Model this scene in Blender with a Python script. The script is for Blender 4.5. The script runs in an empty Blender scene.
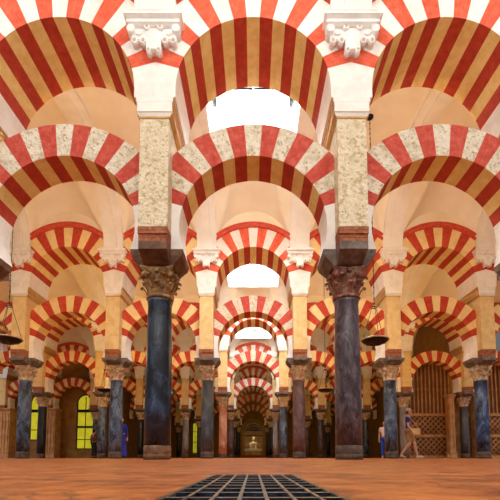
import bpy, bmesh, math, random
from mathutils import Vector, Matrix
random.seed(7)
PI = math.pi
SC = bpy.context.scene
COL = SC.collection

# ------------------------------------------------------------------ dimensions (metres)
ROWY = [6.2, 12.9, 19.6, 26.3, 33.0, 39.7]
BAY = 3.0
LT = 0.29       # half thickness of the lower arches
UT = 0.58       # half thickness of the upper arches
PD = 0.55       # half depth of the pillars
Z_SH, Z_CAP, Z_IMP = 2.55, 3.02, 3.25
Z_PIL, Z_COR = 5.18, 5.50
Z_SPR = 6.70    # springing of the vaults
VRISE = 2.10
BACK_Y = 46.0


# ------------------------------------------------------------------ materials
def srgb(r, g, b):
    f = lambda c: (c / 12.92) if c <= 0.04045 else ((c + 0.055) / 1.055) ** 2.4
    return (f(r / 255), f(g / 255), f(b / 255), 1.0)


def new_mat(name):
    m = bpy.data.materials.new(name)
    m.use_nodes = True
    nt = m.node_tree
    b = nt.nodes['Principled BSDF']
    return m, nt, b


def stone(name, stops, scale=4.0, detail=6, rough=0.6, bump=0.0, bscale=40, stretch=(1, 1, 1), distort=0.0,
          spots=None, spotscale=30, spotlim=0.62, lines=False, metallic=0.0, spec=0.5, rnd=True):
    """noise-mottled material: stops = [(pos, (r,g,b)), ...] in sRGB 0-255"""
    m, nt, b = new_mat(name)
    N, L = nt.nodes, nt.links
    tc = N.new('ShaderNodeTexCoord')
    mp = N.new('ShaderNodeMapping')
    mp.inputs['Scale'].default_value = stretch
    vec = tc.outputs['Object']
    if rnd:
        oi = N.new('ShaderNodeObjectInfo')
        mu = N.new('ShaderNodeMath'); mu.operation = 'MULTIPLY'; mu.inputs[1].default_value = 37.0
        L.new(oi.outputs['Random'], mu.inputs[0])
        va = N.new('ShaderNodeVectorMath'); va.operation = 'ADD'
        L.new(vec, va.inputs[0]); L.new(mu.outputs[0], va.inputs[1])
        vec = va.outputs[0]
    L.new(vec, mp.inputs['Vector'])
    no = N.new('ShaderNodeTexNoise')
    no.inputs['Scale'].default_value = scale
    no.inputs['Detail'].default_value = detail
    no.inputs['Roughness'].default_value = 0.62
    no.inputs['Distortion'].default_value = distort
    L.new(mp.outputs[0], no.inputs['Vector'])
    cr = N.new('ShaderNodeValToRGB')
    e = cr.color_ramp.elements
    while len(e) < len(stops):
        e.new(0.5)
    for k, (p, c) in enumerate(stops):
        e[k].position = p
        e[k].color = srgb(*c)
    L.new(no.outputs['Fac'], cr.inputs['Fac'])
    col = cr.outputs['Color']
    if spots:
        n2 = N.new('ShaderNodeTexNoise')
        n2.inputs['Scale'].default_value = spotscale
        n2.inputs['Detail'].default_value = 5
        n2.inputs['Roughness'].default_value = 0.7
        L.new(mp.outputs[0], n2.inputs['Vector'])
        r2 = N.new('ShaderNodeValToRGB')
        r2.color_ramp.elements[0].position = spotlim
        r2.color_ramp.elements[1].position = min(0.99, spotlim + 0.08)
        L.new(n2.outputs['Fac'], r2.inputs['Fac'])
        mx = N.new('ShaderNodeMixRGB')
        mx.inputs['Color2'].default_value = srgb(*spots)
        L.new(r2.outputs['Color'], mx.inputs['Fac'])
        L.new(col, mx.inputs['Color1'])
        col = mx.outputs['Color']
    if lines:      # thin brick joints, running across the arch ring
        at = N.new('ShaderNodeAttribute'); at.attribute_name = 'ang'
        fr = N.new('ShaderNodeMath'); fr.operation = 'FRACT'
        L.new(at.outputs['Fac'], fr.inputs[0])
        sb = N.new('ShaderNodeMath'); sb.operation = 'SUBTRACT'; sb.inputs[1].default_value = 0.5
        L.new(fr.outputs[0], sb.inputs[0])
        ab = N.new('ShaderNodeMath'); ab.operation = 'ABSOLUTE'
        L.new(sb.outputs[0], ab.inputs[0])
        gt = N.new('ShaderNodeMath'); gt.operation = 'LESS_THAN'; gt.inputs[1].default_value = 0.07
        L.new(ab.outputs[0], gt.inputs[0])
        ml = N.new('ShaderNodeMath'); ml.operation = 'MULTIPLY'; ml.inputs[1].default_value = 0.30
        L.new(gt.outputs[0], ml.inputs[0])
        mx = N.new('ShaderNodeMixRGB')
        mx.inputs['Color2'].default_value = srgb(150, 62, 45)
        L.new(ml.outputs[0], mx.inputs['Fac'])
        L.new(col, mx.inputs['Color1'])
        col = mx.outputs['Color']
    L.new(col, b.inputs['Base Color'])
    b.inputs['Roughness'].default_value = rough
    b.inputs['Metallic'].default_value = metallic
    b.inputs['Specular IOR Level'].default_value = spec
    if bump > 0:
        n3 = N.new('ShaderNodeTexNoise')
        n3.inputs['Scale'].default_value = bscale
        n3.inputs['Detail'].default_value = 6
        L.new(mp.outputs[0], n3.inputs['Vector'])
        bp = N.new('ShaderNodeBump')
        bp.inputs['Strength'].default_value = bump
        bp.inputs['Distance'].default_value = 0.02
        L.new(n3.outputs['Fac'], bp.inputs['Height'])
        L.new(bp.outputs[0], b.inputs['Normal'])
    return m


M = {}
M['lime'] = stone('lime_white', [(0.3, (228, 224, 214)), (0.55, (246, 244, 238)), (0.8, (238, 233, 222))], 3, rough=0.8, bump=0.12)
M['lime_red'] = stone('red_paint', [(0.25, (206, 72, 44)), (0.5, (226, 94, 62)), (0.8, (238, 126, 94))], 9, rough=0.8, bump=0.15, lines=True,
                      spots=(240, 150, 118), spotscale=26, spotlim=0.66)
M['rough_stone'] = stone('rough_cream_stone', [(0.3, (196, 180, 148)), (0.5, (228, 218, 196)), (0.75, (240, 234, 220))], 7, rough=0.9, bump=1.4, bscale=24,
                         spots=(178, 156, 116), spotscale=20, spotlim=0.54)
M['rough_red'] = stone('rough_red_brick', [(0.25, (172, 54, 40)), (0.5, (198, 78, 62)), (0.8, (216, 116, 96))], 10, rough=0.9, bump=0.5, bscale=40, lines=True,
                       spots=(214, 140, 112), spotscale=24, spotlim=0.66)
M['ochre'] = stone('ochre_warm_lit_soffit', [(0.3, (226, 190, 116)), (0.55, (240, 212, 140)), (0.8, (246, 224, 160))], 6, rough=0.85, bump=0.15)  # partly bare ochre stone, partly warm bounced light put into the colour
M['soffit_red_shaded'] = stone('soffit_red_shaded', [(0.3, (164, 48, 28)), (0.55, (186, 62, 36)), (0.8, (202, 84, 54))], 8, rough=0.85, bump=0.15)  # darker copy of the red, with the soffit's shade in its colour
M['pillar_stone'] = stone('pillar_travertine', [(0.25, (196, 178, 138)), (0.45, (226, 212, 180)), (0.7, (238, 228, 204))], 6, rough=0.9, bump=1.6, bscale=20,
                          spots=(192, 170, 128), spotscale=15, spotlim=0.52)  # spots paint the shade of the pits into the colour
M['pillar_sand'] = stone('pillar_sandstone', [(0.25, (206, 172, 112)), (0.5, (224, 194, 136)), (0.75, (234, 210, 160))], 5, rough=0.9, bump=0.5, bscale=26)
M['cream_lamplit'] = stone('cream_lamplit_stone', [(0.3, (228, 196, 132)), (0.55, (240, 214, 156)), (0.8, (236, 206, 144))], 5, rough=0.9, bump=0.3)  # pale side-bay voussoirs with yellow lamp light put into the colour
M['red_lamplit'] = stone('red_lamplit_brick', [(0.25, (168, 46, 26)), (0.5, (192, 62, 36)), (0.8, (208, 92, 62))], 9, rough=0.88, bump=0.3, lines=True)  # side-bay red, its orange tint painted in for the same lamp light
M['cornice'] = stone('cornice_wood', [(0.3, (176, 130, 62)), (0.6, (206, 160, 88)), (0.8, (226, 186, 116))], 8, rough=0.7, bump=0.2)
M['brick'] = stone('brown_brick', [(0.3, (120, 64, 40)), (0.55, (168, 100, 66)), (0.8, (196, 136, 98))], 14, rough=0.85, bump=0.6, bscale=50)
M['impost'] = stone('impost_grey', [(0.3, (72, 58, 50)), (0.55, (118, 104, 94)), (0.8, (150, 138, 126))], 7, rough=0.7, bump=0.3)
M['impost_brown'] = stone('impost_brown', [(0.3, (66, 44, 32)), (0.55, (112, 78, 54)), (0.8, (146, 112, 84))], 7, rough=0.7, bump=0.4)
M['cap_dark'] = stone('capital_dark_gold', [(0.3, (70, 46, 26)), (0.5, (142, 104, 58)), (0.68, (206, 172, 118))], 9, rough=0.55, bump=0.5, bscale=60)
M['cap_red'] = stone('capital_red_brown', [(0.3, (78, 44, 34)), (0.5, (136, 86, 66)), (0.72, (190, 160, 140)), (0.85, (214, 196, 180))], 9, rough=0.6, bump=0.5, bscale=60)
M['cap_tan'] = stone('capital_tan', [(0.3, (128, 96, 70)), (0.5, (200, 172, 140)), (0.7, (240, 228, 208))], 10, rough=0.65, bump=0.4, bscale=60)
M['vault'] = stone('vault_plaster', [(0.3, (238, 228, 206)), (0.6, (246, 240, 222)), (0.8, (240, 230, 210))], 1.2, rough=0.9, bump=0.05, rnd=False)
M['plaster'] = stone('wall_plaster', [(0.3, (232, 220, 192)), (0.6, (242, 232, 208)), (0.8, (236, 224, 196))], 1.4, rough=0.9, bump=0.06, rnd=False)
M['rib'] = stone('rib_plaster', [(0.3, (232, 228, 220)), (0.6, (244, 242, 236)), (0.8, (236, 232, 224))], 2, rough=0.85, rnd=False)
M['corbel'] = stone('corbel_white', [(0.3, (226, 224, 220)), (0.6, (246, 245, 242)), (0.8, (238, 236, 230))], 6, rough=0.7, bump=0.1)
M['corbel_tip'] = stone('corbel_tip_tan', [(0.3, (176, 160, 134)), (0.7, (206, 192, 168))], 12, rough=0.8)  # darker tan for the roll ends
M['hood'] = stone('hood_red', [(0.3, (190, 58, 40)), (0.6, (214, 86, 64)), (0.8, (226, 116, 92))], 9, rough=0.8)
M['ochre_wall'] = stone('ochre_wall', [(0.3, (128, 92, 44)), (0.6, (156, 116, 60)), (0.8, (174, 136, 80))], 2, rough=0.9, bump=0.2, rnd=False)
M['pier'] = stone('pier_sandstone', [(0.3, (160, 112, 68)), (0.6, (198, 152, 102)), (0.8, (216, 176, 126))], 3, rough=0.85, bump=0.3)
M['iron'] = stone('dark_iron', [(0.3, (22, 22, 26)), (0.7, (44, 42, 42))], 20, rough=0.45, metallic=0.8)
M['bronze'] = stone('lamp_bronze', [(0.3, (34, 28, 20)), (0.7, (66, 54, 36))], 14, rough=0.4, metallic=0.7)
M['bronze_rim'] = stone('lamp_rim', [(0.3, (176, 158, 116)), (0.7, (214, 200, 160))], 14, rough=0.35, metallic=0.5)
M['grate'] = stone('grate_steel', [(0.3, (20, 24, 32)), (0.6, (38, 45, 58)), (0.8, (60, 64, 72))], 30, rough=0.38, metallic=0.75, bump=0.3, bscale=120)
M['grate_frame'] = stone('grate_frame', [(0.3, (48, 44, 42)), (0.7, (92, 82, 72))], 30, rough=0.5, metallic=0.6)
M['grate_worn'] = stone('grate_worn', [(0.3, (70, 66, 62)), (0.6, (128, 116, 100)), (0.8, (156, 142, 122))], 40, rough=0.4, metallic=0.6)
M['pit'] = stone('drain_pit', [(0.3, (26, 28, 34)), (0.7, (44, 46, 52))], 14, rough=0.7)
M['screen'] = stone('carved_wood', [(0.3, (148, 98, 50)), (0.6, (192, 142, 82)), (0.8, (212, 168, 108))], 8, rough=0.6, stretch=(1, 1, .25), bump=0.3)
M['screen_dark'] = stone('carved_wood_recess', [(0.3, (84, 48, 22)), (0.7, (120, 74, 36))], 8, rough=0.7)
M['cloth'] = stone('altar_cloth', [(0.3, (222, 214, 190)), (0.7, (244, 238, 220))], 8, rough=0.9)
M['gold'] = stone('altar_gold', [(0.3, (170, 120, 40)), (0.7, (216, 168, 76))], 16, rough=0.4, metallic=0.6)
M['frontal'] = stone('altar_frontal', [(0.3, (150, 118, 52)), (0.7, (190, 152, 78))], 10, rough=0.7)
M['red_stone'] = stone('red_step', [(0.3, (150, 66, 40)), (0.7, (176, 90, 58))], 8, rough=0.7)


def marble(name, stops, scale=3.0, stretch=(1, 1, .5), distort=1.6, rough=0.3, spots=None, spotscale=9, spotlim=0.6):
    return stone(name, stops, scale, detail=9, rough=rough, stretch=stretch, distort=distort, spots=spots, spotscale=spotscale, spotlim=spotlim,
                 bump=0.06, bscale=30)


MAR = {
    'dark blue': marble('marble_dark_blue', [(0.3, (16, 17, 22)), (0.5, (34, 40, 54)), (0.64, (66, 80, 106)), (0.82, (112, 124, 142))],
                        spots=(22, 20, 22), spotlim=0.50, spotscale=7),
    'purple grey': marble('marble_purple_grey', [(0.28, (38, 28, 30)), (0.48, (84, 70, 74)), (0.62, (112, 98, 106)), (0.8, (150, 136, 138))],
                          scale=5, spots=(58, 40, 34), spotlim=0.52, spotscale=14),
    'slate grey': marble('marble_slate', [(0.3, (40, 42, 46)), (0.5, (74, 76, 80)), (0.7, (108, 110, 114))], spots=(92, 80, 68), spotlim=0.6),
    'plum brown': marble('marble_plum', [(0.3, (62, 44, 46)), (0.5, (104, 76, 74)), (0.7, (136, 108, 102))], scale=4),
    'blue grey': marble('marble_blue_grey', [(0.3, (44, 50, 64)), (0.5, (82, 94, 114)), (0.7, (128, 142, 162))], spots=(36, 35, 40), spotlim=0.52, spotscale=6),
    'bright blue': marble('marble_bright_blue', [(0.3, (20, 28, 52)), (0.48, (52, 72, 108)), (0.68, (118, 142, 178))], spots=(20, 22, 32), spotlim=0.50, spotscale=5),
    'rose pink': marble('marble_rose', [(0.3, (160, 92, 62)), (0.5, (198, 134, 104)), (0.7, (222, 178, 156))], scale=2),
    'black': marble('marble_black', [(0.3, (18, 18, 20)), (0.55, (38, 38, 42)), (0.8, (78, 72, 70))]),
    'pale grey': marble('marble_pale', [(0.3, (120, 112, 112)), (0.55, (158, 148, 146)), (0.8, (190, 178, 172))]),
}
BASE_M = stone('column_base', [(0.3, (58, 44, 36)), (0.55, (92, 72, 56)), (0.8, (124, 104, 84))], 9, rough=0.6, bump=0.4)

BASE_BROWN = stone('column_base_brown', [(0.3, (84, 56, 36)), (0.55, (132, 94, 60)), (0.8, (168, 132, 92))], 12, rough=0.6, bump=0.5)


def floor_material():
    m, nt, b = new_mat('terracotta_slabs')
    N, L = nt.nodes, nt.links
    tc = N.new('ShaderNodeTexCoord')
    mp = N.new('ShaderNodeMapping')
    mp.inputs['Rotation'].default_value = (0, 0, math.radians(11))
    mp.inputs['Location'].default_value = (0.13, 0.09, 0)
    L.new(tc.outputs['Object'], mp.inputs['Vector'])
    br = N.new('ShaderNodeTexBrick')
    br.inputs['Scale'].default_value = 1.0
    br.inputs['Mortar Size'].default_value = 0.010
    br.inputs['Brick Width'].default_value = 0.62
    br.inputs['Row Height'].default_value = 0.31
    br.inputs['Bias'].default_value = 0.0
    br.inputs['Color1'].default_value = srgb(154, 82, 36)
    br.inputs['Color2'].default_value = srgb(128, 60, 24)
    br.inputs['Mortar'].default_value = srgb(92, 56, 38)
    L.new(mp.outputs[0], br.inputs['Vector'])
    n1 = N.new('ShaderNodeTexNoise'); n1.inputs['Scale'].default_value = 9; n1.inputs['Detail'].default_value = 10
    n1.inputs['Roughness'].default_value = 0.76
    L.new(tc.outputs['Object'], n1.inputs['Vector'])
    r1 = N.new('ShaderNodeValToRGB')
    r1.color_ramp.elements[0].position = 0.40; r1.color_ramp.elements[0].color = srgb(82, 38, 18)
    r1.color_ramp.elements[1].position = 0.60; r1.color_ramp.elements[1].color = srgb(192, 116, 60)
    L.new(n1.outputs['Fac'], r1.inputs['Fac'])
    mx = N.new('ShaderNodeMixRGB'); mx.blend_type = 'MIX'; mx.inputs['Fac'].default_value = 0.62
    L.new(br.outputs['Color'], mx.inputs['Color1']); L.new(r1.outputs['Color'], mx.inputs['Color2'])
    # worn dark cracks and scratches
    n2 = N.new('ShaderNodeTexNoise'); n2.inputs['Scale'].default_value = 3.2; n2.inputs['Detail'].default_value = 7
    n2.inputs['Distortion'].default_value = 0.6
    L.new(mp.outputs[0], n2.inputs['Vector'])
    ab = N.new('ShaderNodeMath'); ab.operation = 'SUBTRACT'; ab.inputs[1].default_value = 0.5
    L.new(n2.outputs['Fac'], ab.inputs[0])
    a2 = N.new('ShaderNodeMath'); a2.operation = 'ABSOLUTE'; L.new(ab.outputs[0], a2.inputs[0])
    r2 = N.new('ShaderNodeValToRGB')
    r2.color_ramp.elements[0].position = 0.0; r2.color_ramp.elements[0].color = (0.9, 0.9, 0.9, 1)
    r2.color_ramp.elements[1].position = 0.012; r2.color_ramp.elements[1].color = (0, 0, 0, 1)
    L.new(a2.outputs[0], r2.inputs['Fac'])
    m2 = N.new('ShaderNodeMixRGB'); m2.inputs['Color2'].default_value = srgb(104, 58, 36)
    L.new(r2.outputs['Color'], m2.inputs['Fac']); L.new(mx.outputs[0], m2.inputs['Color1'])
    L.new(m2.outputs[0], b.inputs['Base Color'])
    rr = N.new('ShaderNodeMapRange'); rr.inputs['To Min'].default_value = 0.42; rr.inputs['To Max'].default_value = 0.65
    L.new(n1.outputs['Fac'], rr.inputs['Value']); L.new(rr.outputs[0], b.inputs['Roughness'])
    n3 = N.new('ShaderNodeTexNoise'); n3.inputs['Scale'].default_value = 14; n3.inputs['Detail'].default_value = 9
    L.new(tc.outputs['Object'], n3.inputs['Vector'])
    bp = N.new('ShaderNodeBump'); bp.inputs['Strength'].default_value = 0.5; bp.inputs['Distance'].default_value = 0.008
    L.new(n3.outputs['Fac'], bp.inputs['Height']); L.new(bp.outputs[0], b.inputs['Normal'])
    b.inputs['Specular IOR Level'].default_value = 0.15
    return m


M['floor'] = floor_material()


def glow(name, col, strength):
    m, nt, b = new_mat(name)
    N, L = nt.nodes, nt.links
    tc = N.new('ShaderNodeTexCoord')
    no = N.new('ShaderNodeTexNoise'); no.inputs['Scale'].default_value = 2.5; no.inputs['Detail'].default_value = 4
    L.new(tc.outputs['Object'], no.inputs['Vector'])
    cr = N.new('ShaderNodeValToRGB')
    a = srgb(*col)
    cr.color_ramp.elements[0].position = 0.3; cr.color_ramp.elements[0].color = (a[0] * .6, a[1] * .62, a[2] * .6, 1)
    cr.color_ramp.elements[1].position = 0.7; cr.color_ramp.elements[1].color = a
    L.new(no.outputs['Fac'], cr.inputs['Fac'])
    L.new(cr.outputs[0], b.inputs['Emission Color'])
    b.inputs['Emission Strength'].default_value = strength
    b.inputs['Base Color'].default_value = a
    b.inputs['Roughness'].default_value = 0.3
    return m


M['lit_glass'] = glow('lit_yellow_glass', (196, 190, 34), 0.75)
M['flame'] = glow('oil_flame', (255, 200, 110), 6.0)


def glass_material():
    m, nt, b = new_mat('skylight_glass')
    N, L = nt.nodes, nt.links
    out = N['Material Output']
    tr = N.new('ShaderNodeBsdfTransparent'); tr.inputs['Color'].default_value = (0.97, 0.98, 0.98, 1)
    gl = N.new('ShaderNodeBsdfGlossy'); gl.inputs['Roughness'].default_value = 0.05
    fr = N.new('ShaderNodeFresnel'); fr.inputs['IOR'].default_value = 1.45
    mx = N.new('ShaderNodeMixShader')
    L.new(fr.outputs[0], mx.inputs['Fac']); L.new(tr.outputs[0], mx.inputs[1]); L.new(gl.outputs[0], mx.inputs[2])
    L.new(mx.outputs[0], out.inputs['Surface'])
    return m


M['glass'] = glass_material()


# ------------------------------------------------------------------ mesh builder
class MB:
    def __init__(self):
        self.v, self.f, self.m, self.s = [], [], [], []
        self.ang = {}

    def vert(self, p):
        self.v.append(tuple(p)); return len(self.v) - 1

    def face(self, idx, mi=0, smooth=False):
        self.f.append(tuple(idx)); self.m.append(mi); self.s.append(smooth)

    def quad(self, a, b, c, d, mi=0, smooth=False):
        i = [self.vert(p) for p in (a, b, c, d)]
        self.face(i, mi, smooth)

    def box(self, x0, x1, y0, y1, z0, z1, mi=0):
        self.frustum((x0, x1, y0, y1, z0), (x0, x1, y0, y1, z1), mi)

    def frustum(self, lo, hi, mi=0):
        p = []
        for (x0, x1, y0, y1, z) in (lo, hi):
            p += [self.vert((x0, y0, z)), self.vert((x1, y0, z)), self.vert((x1, y1, z)), self.vert((x0, y1, z))]
        a, b = p[:4], p[4:]
        self.face(a[::-1], mi); self.face(b, mi)
        for k in range(4):
            self.face((a[k], a[(k + 1) % 4], b[(k + 1) % 4], b[k]), mi)

    def lathe(self, prof, n=24, mi=0, cx=0, cy=0, smooth=True, cap=True):
        rings = []
        for r, z in prof:
            rings.append([self.vert((cx + r * math.cos(2 * PI * k / n), cy + r * math.sin(2 * PI * k / n), z)) for k in range(n)])
        for a, b in zip(rings, rings[1:]):
            for k in range(n):
                self.face((a[k], a[(k + 1) % n], b[(k + 1) % n], b[k]), mi, smooth)
        if cap:
            self.face(rings[0][::-1], mi); self.face(rings[-1], mi)

    def tube(self, p, q, r, n=8, mi=0, r2=None, smooth=True):
        p, q = Vector(p), Vector(q)
        r2 = r if r2 is None else r2
        d = (q - p).normalized()
        u = d.orthogonal().normalized(); w = d.cross(u)
        a = [self.vert(p + (u * math.cos(2 * PI * k / n) + w * math.sin(2 * PI * k / n)) * r) for k in range(n)]
        b = [self.vert(q + (u * math.cos(2 * PI * k / n) + w * math.sin(2 * PI * k / n)) * r2) for k in range(n)]
        for k in range(n):
            self.face((a[k], a[(k + 1) % n], b[(k + 1) % n], b[k]), mi, smooth)
        self.face(a[::-1], mi); self.face(b, mi)

    def torus(self, c, R, r, n=20, m=8, axis='z', mi=0):
        rings = []
        for i in range(n):
            t = 2 * PI * i / n
            ring = []
            for j in range(m):
                s = 2 * PI * j / m
                a, h = R + r * math.cos(s), r * math.sin(s)
                p = (a * math.cos(t), a * math.sin(t), h)
                if axis == 'y': p = (p[0], p[2], p[1])
                if axis == 'x': p = (p[2], p[0], p[1])
                ring.append(self.vert((c[0] + p[0], c[1] + p[1], c[2] + p[2])))
            rings.append(ring)
        for i in range(n):
            a, b = rings[i], rings[(i + 1) % n]
            for j in range(m):
                self.face((a[j], b[j], b[(j + 1) % m], a[(j + 1) % m]), mi, True)

    def mesh(self, name, mats):
        me = bpy.data.meshes.new(name)
        me.from_pydata(self.v, [], self.f)
        for mt in mats:
            me.materials.append(mt)
        for p, mi, s in zip(me.polygons, self.m, self.s):
            p.material_index = mi; p.use_smooth = s
        if self.ang:
            at = me.attributes.new('ang', 'FLOAT', 'POINT')
            for i, a in self.ang.items():
                at.data[i].value = a
        bm = bmesh.new(); bm.from_mesh(me)
        bmesh.ops.recalc_face_normals(bm, faces=bm.faces)
        bm.to_mesh(me); bm.free()
        return me


def link(name, me, parent=None, loc=(0, 0, 0)):
    o = bpy.data.objects.new(name, me)
    COL.objects.link(o)
    o.location = loc
    if parent: o.parent = parent
    return o


def build(mb, name, mats, parent=None, loc=(0, 0, 0)):
    mats = mats if isinstance(mats, (list, tuple)) else [mats]
    return link(name, mb.mesh(name, mats), parent, loc)


def bevel(o, w, seg=2, ang=40):
    m = o.modifiers.new('bevel', 'BEVEL'); m.width = w; m.segments = seg
    m.limit_method = 'ANGLE'; m.angle_limit = math.radians(ang)
    return o


def tag(o, label, cat, group=None):
    o['label'] = label; o['category'] = cat; o['kind'] = 'thing'
    if group: o['group'] = group
    return o


def thing(name, label, cat, loc, group=None, rz=0):
    o = bpy.data.objects.new(name, None); COL.objects.link(o)
    o.location = loc; o.rotation_euler = (0, 0, rz); o.empty_display_size = 0.2
    return tag(o, label, cat, group)


def struct(o):
    o['kind'] = 'structure'; return o


# ------------------------------------------------------------------ wording
ROWN = ['nearest arcade', 'second arcade', 'third arcade', 'fourth arcade', 'fifth arcade', 'farthest arcade']
NTH = ['', 'first', 'second', 'third', 'fourth', 'fifth', 'sixth']


def col_place(r, x):
    n = int(round((abs(x) + 1.5) / 3.0)); side = 'left' if x < 0 else 'right'
    return f"{ROWN[r]}, {NTH[n]} {side} of the centre aisle"


def bay_place(r, b):
    if b == 0: return f"{ROWN[r]}, over the centre aisle"
    n = int(round(abs(b) / 3.0)); side = 'left' if b < 0 else 'right'
    return f"{ROWN[r]}, {NTH[n]} bay {side} of centre"


# ------------------------------------------------------------------ arches
NV = 15
V0, V1 = math.radians(16), math.radians(164)


def arch_mesh(name, r, zc, zbot, half, xlim, er, ez, mats):
    """ring of wedge stones; intrados circle (r, zc), extrados circle (er, ez) cut at |x|=xlim; below V0 plain springers.
    mats: face white, face red, soffit white, soffit red, springer"""
    mb = MB()
    drop = (zc - zbot) / r
    horseshoe = name.startswith('lower')
    a0 = -math.asin(drop) if horseshoe else 0.0
    angs = []
    st = [(a0, -1)]
    n_s = 5
    for k in range(1, n_s): st.append((a0 + (V0 - a0) * k / n_s, -1))
    for i in range(NV):
        for k in range(3):
            st.append((V0 + (V1 - V0) * (i + k / 3) / NV, i))
    st.append((V1, -1))
    for k in range(1, n_s + 1): st.append((V1 + (PI - a0 - V1) * k / n_s, -1))
    inner, outer = [], []
    for a, i in st:
        c, s = math.cos(a), math.sin(a)
        inner.append((r * c, zc + r * s))
        # ray to the extrados circle
        h = zc - ez
        t = -h * s + math.sqrt(max(0, (h * s) ** 2 - h * h + er * er))
        if abs(c) > 1e-6: t = min(t, xlim / abs(c))
        ox, oz = t * c, zc + t * s
        if oz < zbot: ox, oz = math.copysign(xlim, c), zbot
        outer.append((ox, oz))
    owner = [i for _, i in st]
    if not horseshoe:      # stilted legs below the centre
        inner = [(r, zbot)] + inner + [(-r, zbot)]
        outer = [(xlim, zbot)] + outer + [(-xlim, zbot)]
        owner = [-1] + owner + [-1]
        angl = [a for a, _ in st]; angl = [angl[0]] + angl + [angl[-1]]
    else:
        angl = [a for a, _ in st]
    n = len(inner)
    per = (V1 - V0) / NV

    def vv(p, y, k):
        i = mb.vert((p[0], y, p[1]))
        mb.ang[i] = (angl[k] - V0) / per * 4.0
        return i
    fi = [vv(inner[k], -half, k) for k in range(n)]; fo = [vv(outer[k], -half, k) for k in range(n)]
    bi = [vv(inner[k], half, k) for k in range(n)]; bo = [vv(outer[k], half, k) for k in range(n)]
    for k in range(n - 1):
        ow = owner[k]
        if ow < 0: fm, sm = 4, 4
        elif ow % 2 == 1: fm, sm = 0, 2      # keystone (7) is pale
        else: fm, sm = 1, 3
        mb.face((fi[k], fo[k], fo[k + 1], fi[k + 1]), fm)
        mb.face((bi[k], bi[k + 1], bo[k + 1], bo[k]), fm)
        mb.face((fi[k], fi[k + 1], bi[k + 1], bi[k]), sm)
        mb.face((fo[k], bo[k], bo[k + 1], fo[k + 1]), fm)
    for k in (0, n - 1):
        mb.face((fi[k], bi[k], bo[k], fo[k]), 4)
    return mb.mesh(name, mats)


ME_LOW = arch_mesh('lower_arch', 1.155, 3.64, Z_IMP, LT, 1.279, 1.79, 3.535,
                   [M['rough_stone'], M['rough_red'], M['ochre'], M['soffit_red_shaded'], M['lime']])
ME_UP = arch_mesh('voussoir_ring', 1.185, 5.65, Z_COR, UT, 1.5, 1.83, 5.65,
                  [M['lime'], M['lime_red'], M['ochre'], M['soffit_red_shaded'], M['lime']])


def hood_mesh():
    mb = MB()
    zc = 5.65; lim = 1.185
    for ysgn in (-1, 1):
        for (r0, r1, pr) in ((1.832, 1.885, .07), (1.885, 1.94, .035), (1.94, 1.99, .085)):
            a0 = math.acos(min(1, lim / r0)); n = 34
            y0, y1 = ysgn * (UT - .02), ysgn * (UT + pr)
            rows = []
            for k in range(n + 1):
                a = a0 + (PI - 2 * a0) * k / n
                c, s = math.cos(a), math.sin(a)
                rows.append([mb.vert((rr * c, y, zc + rr * s)) for rr, y in ((r0, y0), (r1, y0), (r1, y1), (r0, y1))])
            for p, q in zip(rows, rows[1:]):
                for j in range(4):
                    mb.face((p[j], p[(j + 1) % 4], q[(j + 1) % 4], q[j]))
            mb.face(rows[0]); mb.face(rows[-1][::-1])
        n = 46; a0 = math.acos(lim / 1.94)
        for k in range(n):       # dentils
            a = a0 + (PI - 2 * a0) * (k + .5) / n
            c, s = math.cos(a), math.sin(a)
            u = Vector((c, 0, s)); w = Vector((-s, 0, c))
            o = Vector((0, 0, zc)) + u * 1.912
            p = []
            for yy in (ysgn * (UT + .03), ysgn * (UT + .075)):
                for du, dw in ((-.024, -.016), (.024, -.016), (.024, .016), (-.024, .016)):
                    p.append(mb.vert(o + u * du + w * dw + Vector((0, yy, 0))))
            a_, b_ = p[:4], p[4:]
            mb.face(a_[::-1], 1); mb.face(b_, 1)
            for j in range(4): mb.face((a_[j], a_[(j + 1) % 4], b_[(j + 1) % 4], b_[j]), 1)
    return mb.mesh('hood_moulding', [M['hood'], M['lime_red']])


def recolour(me, swaps):
    c = me.copy()
    for i, mt in swaps.items(): c.materials[i] = mt
    return c


ME_LOW_LAMPLIT = recolour(ME_LOW, {0: M['cream_lamplit'], 1: M['red_lamplit']})
ME_UP_LAMPLIT = recolour(ME_UP, {0: M['cream_lamplit'], 1: M['red_lamplit']})
ME_HOOD = hood_mesh()

def variant(me, mat):
    key = me.name + '|' + mat.name
    if key not in variant.c:
        c = me.copy(); c.materials[0] = mat; variant.c[key] = c
    return variant.c[key]
variant.c = {}


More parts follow.
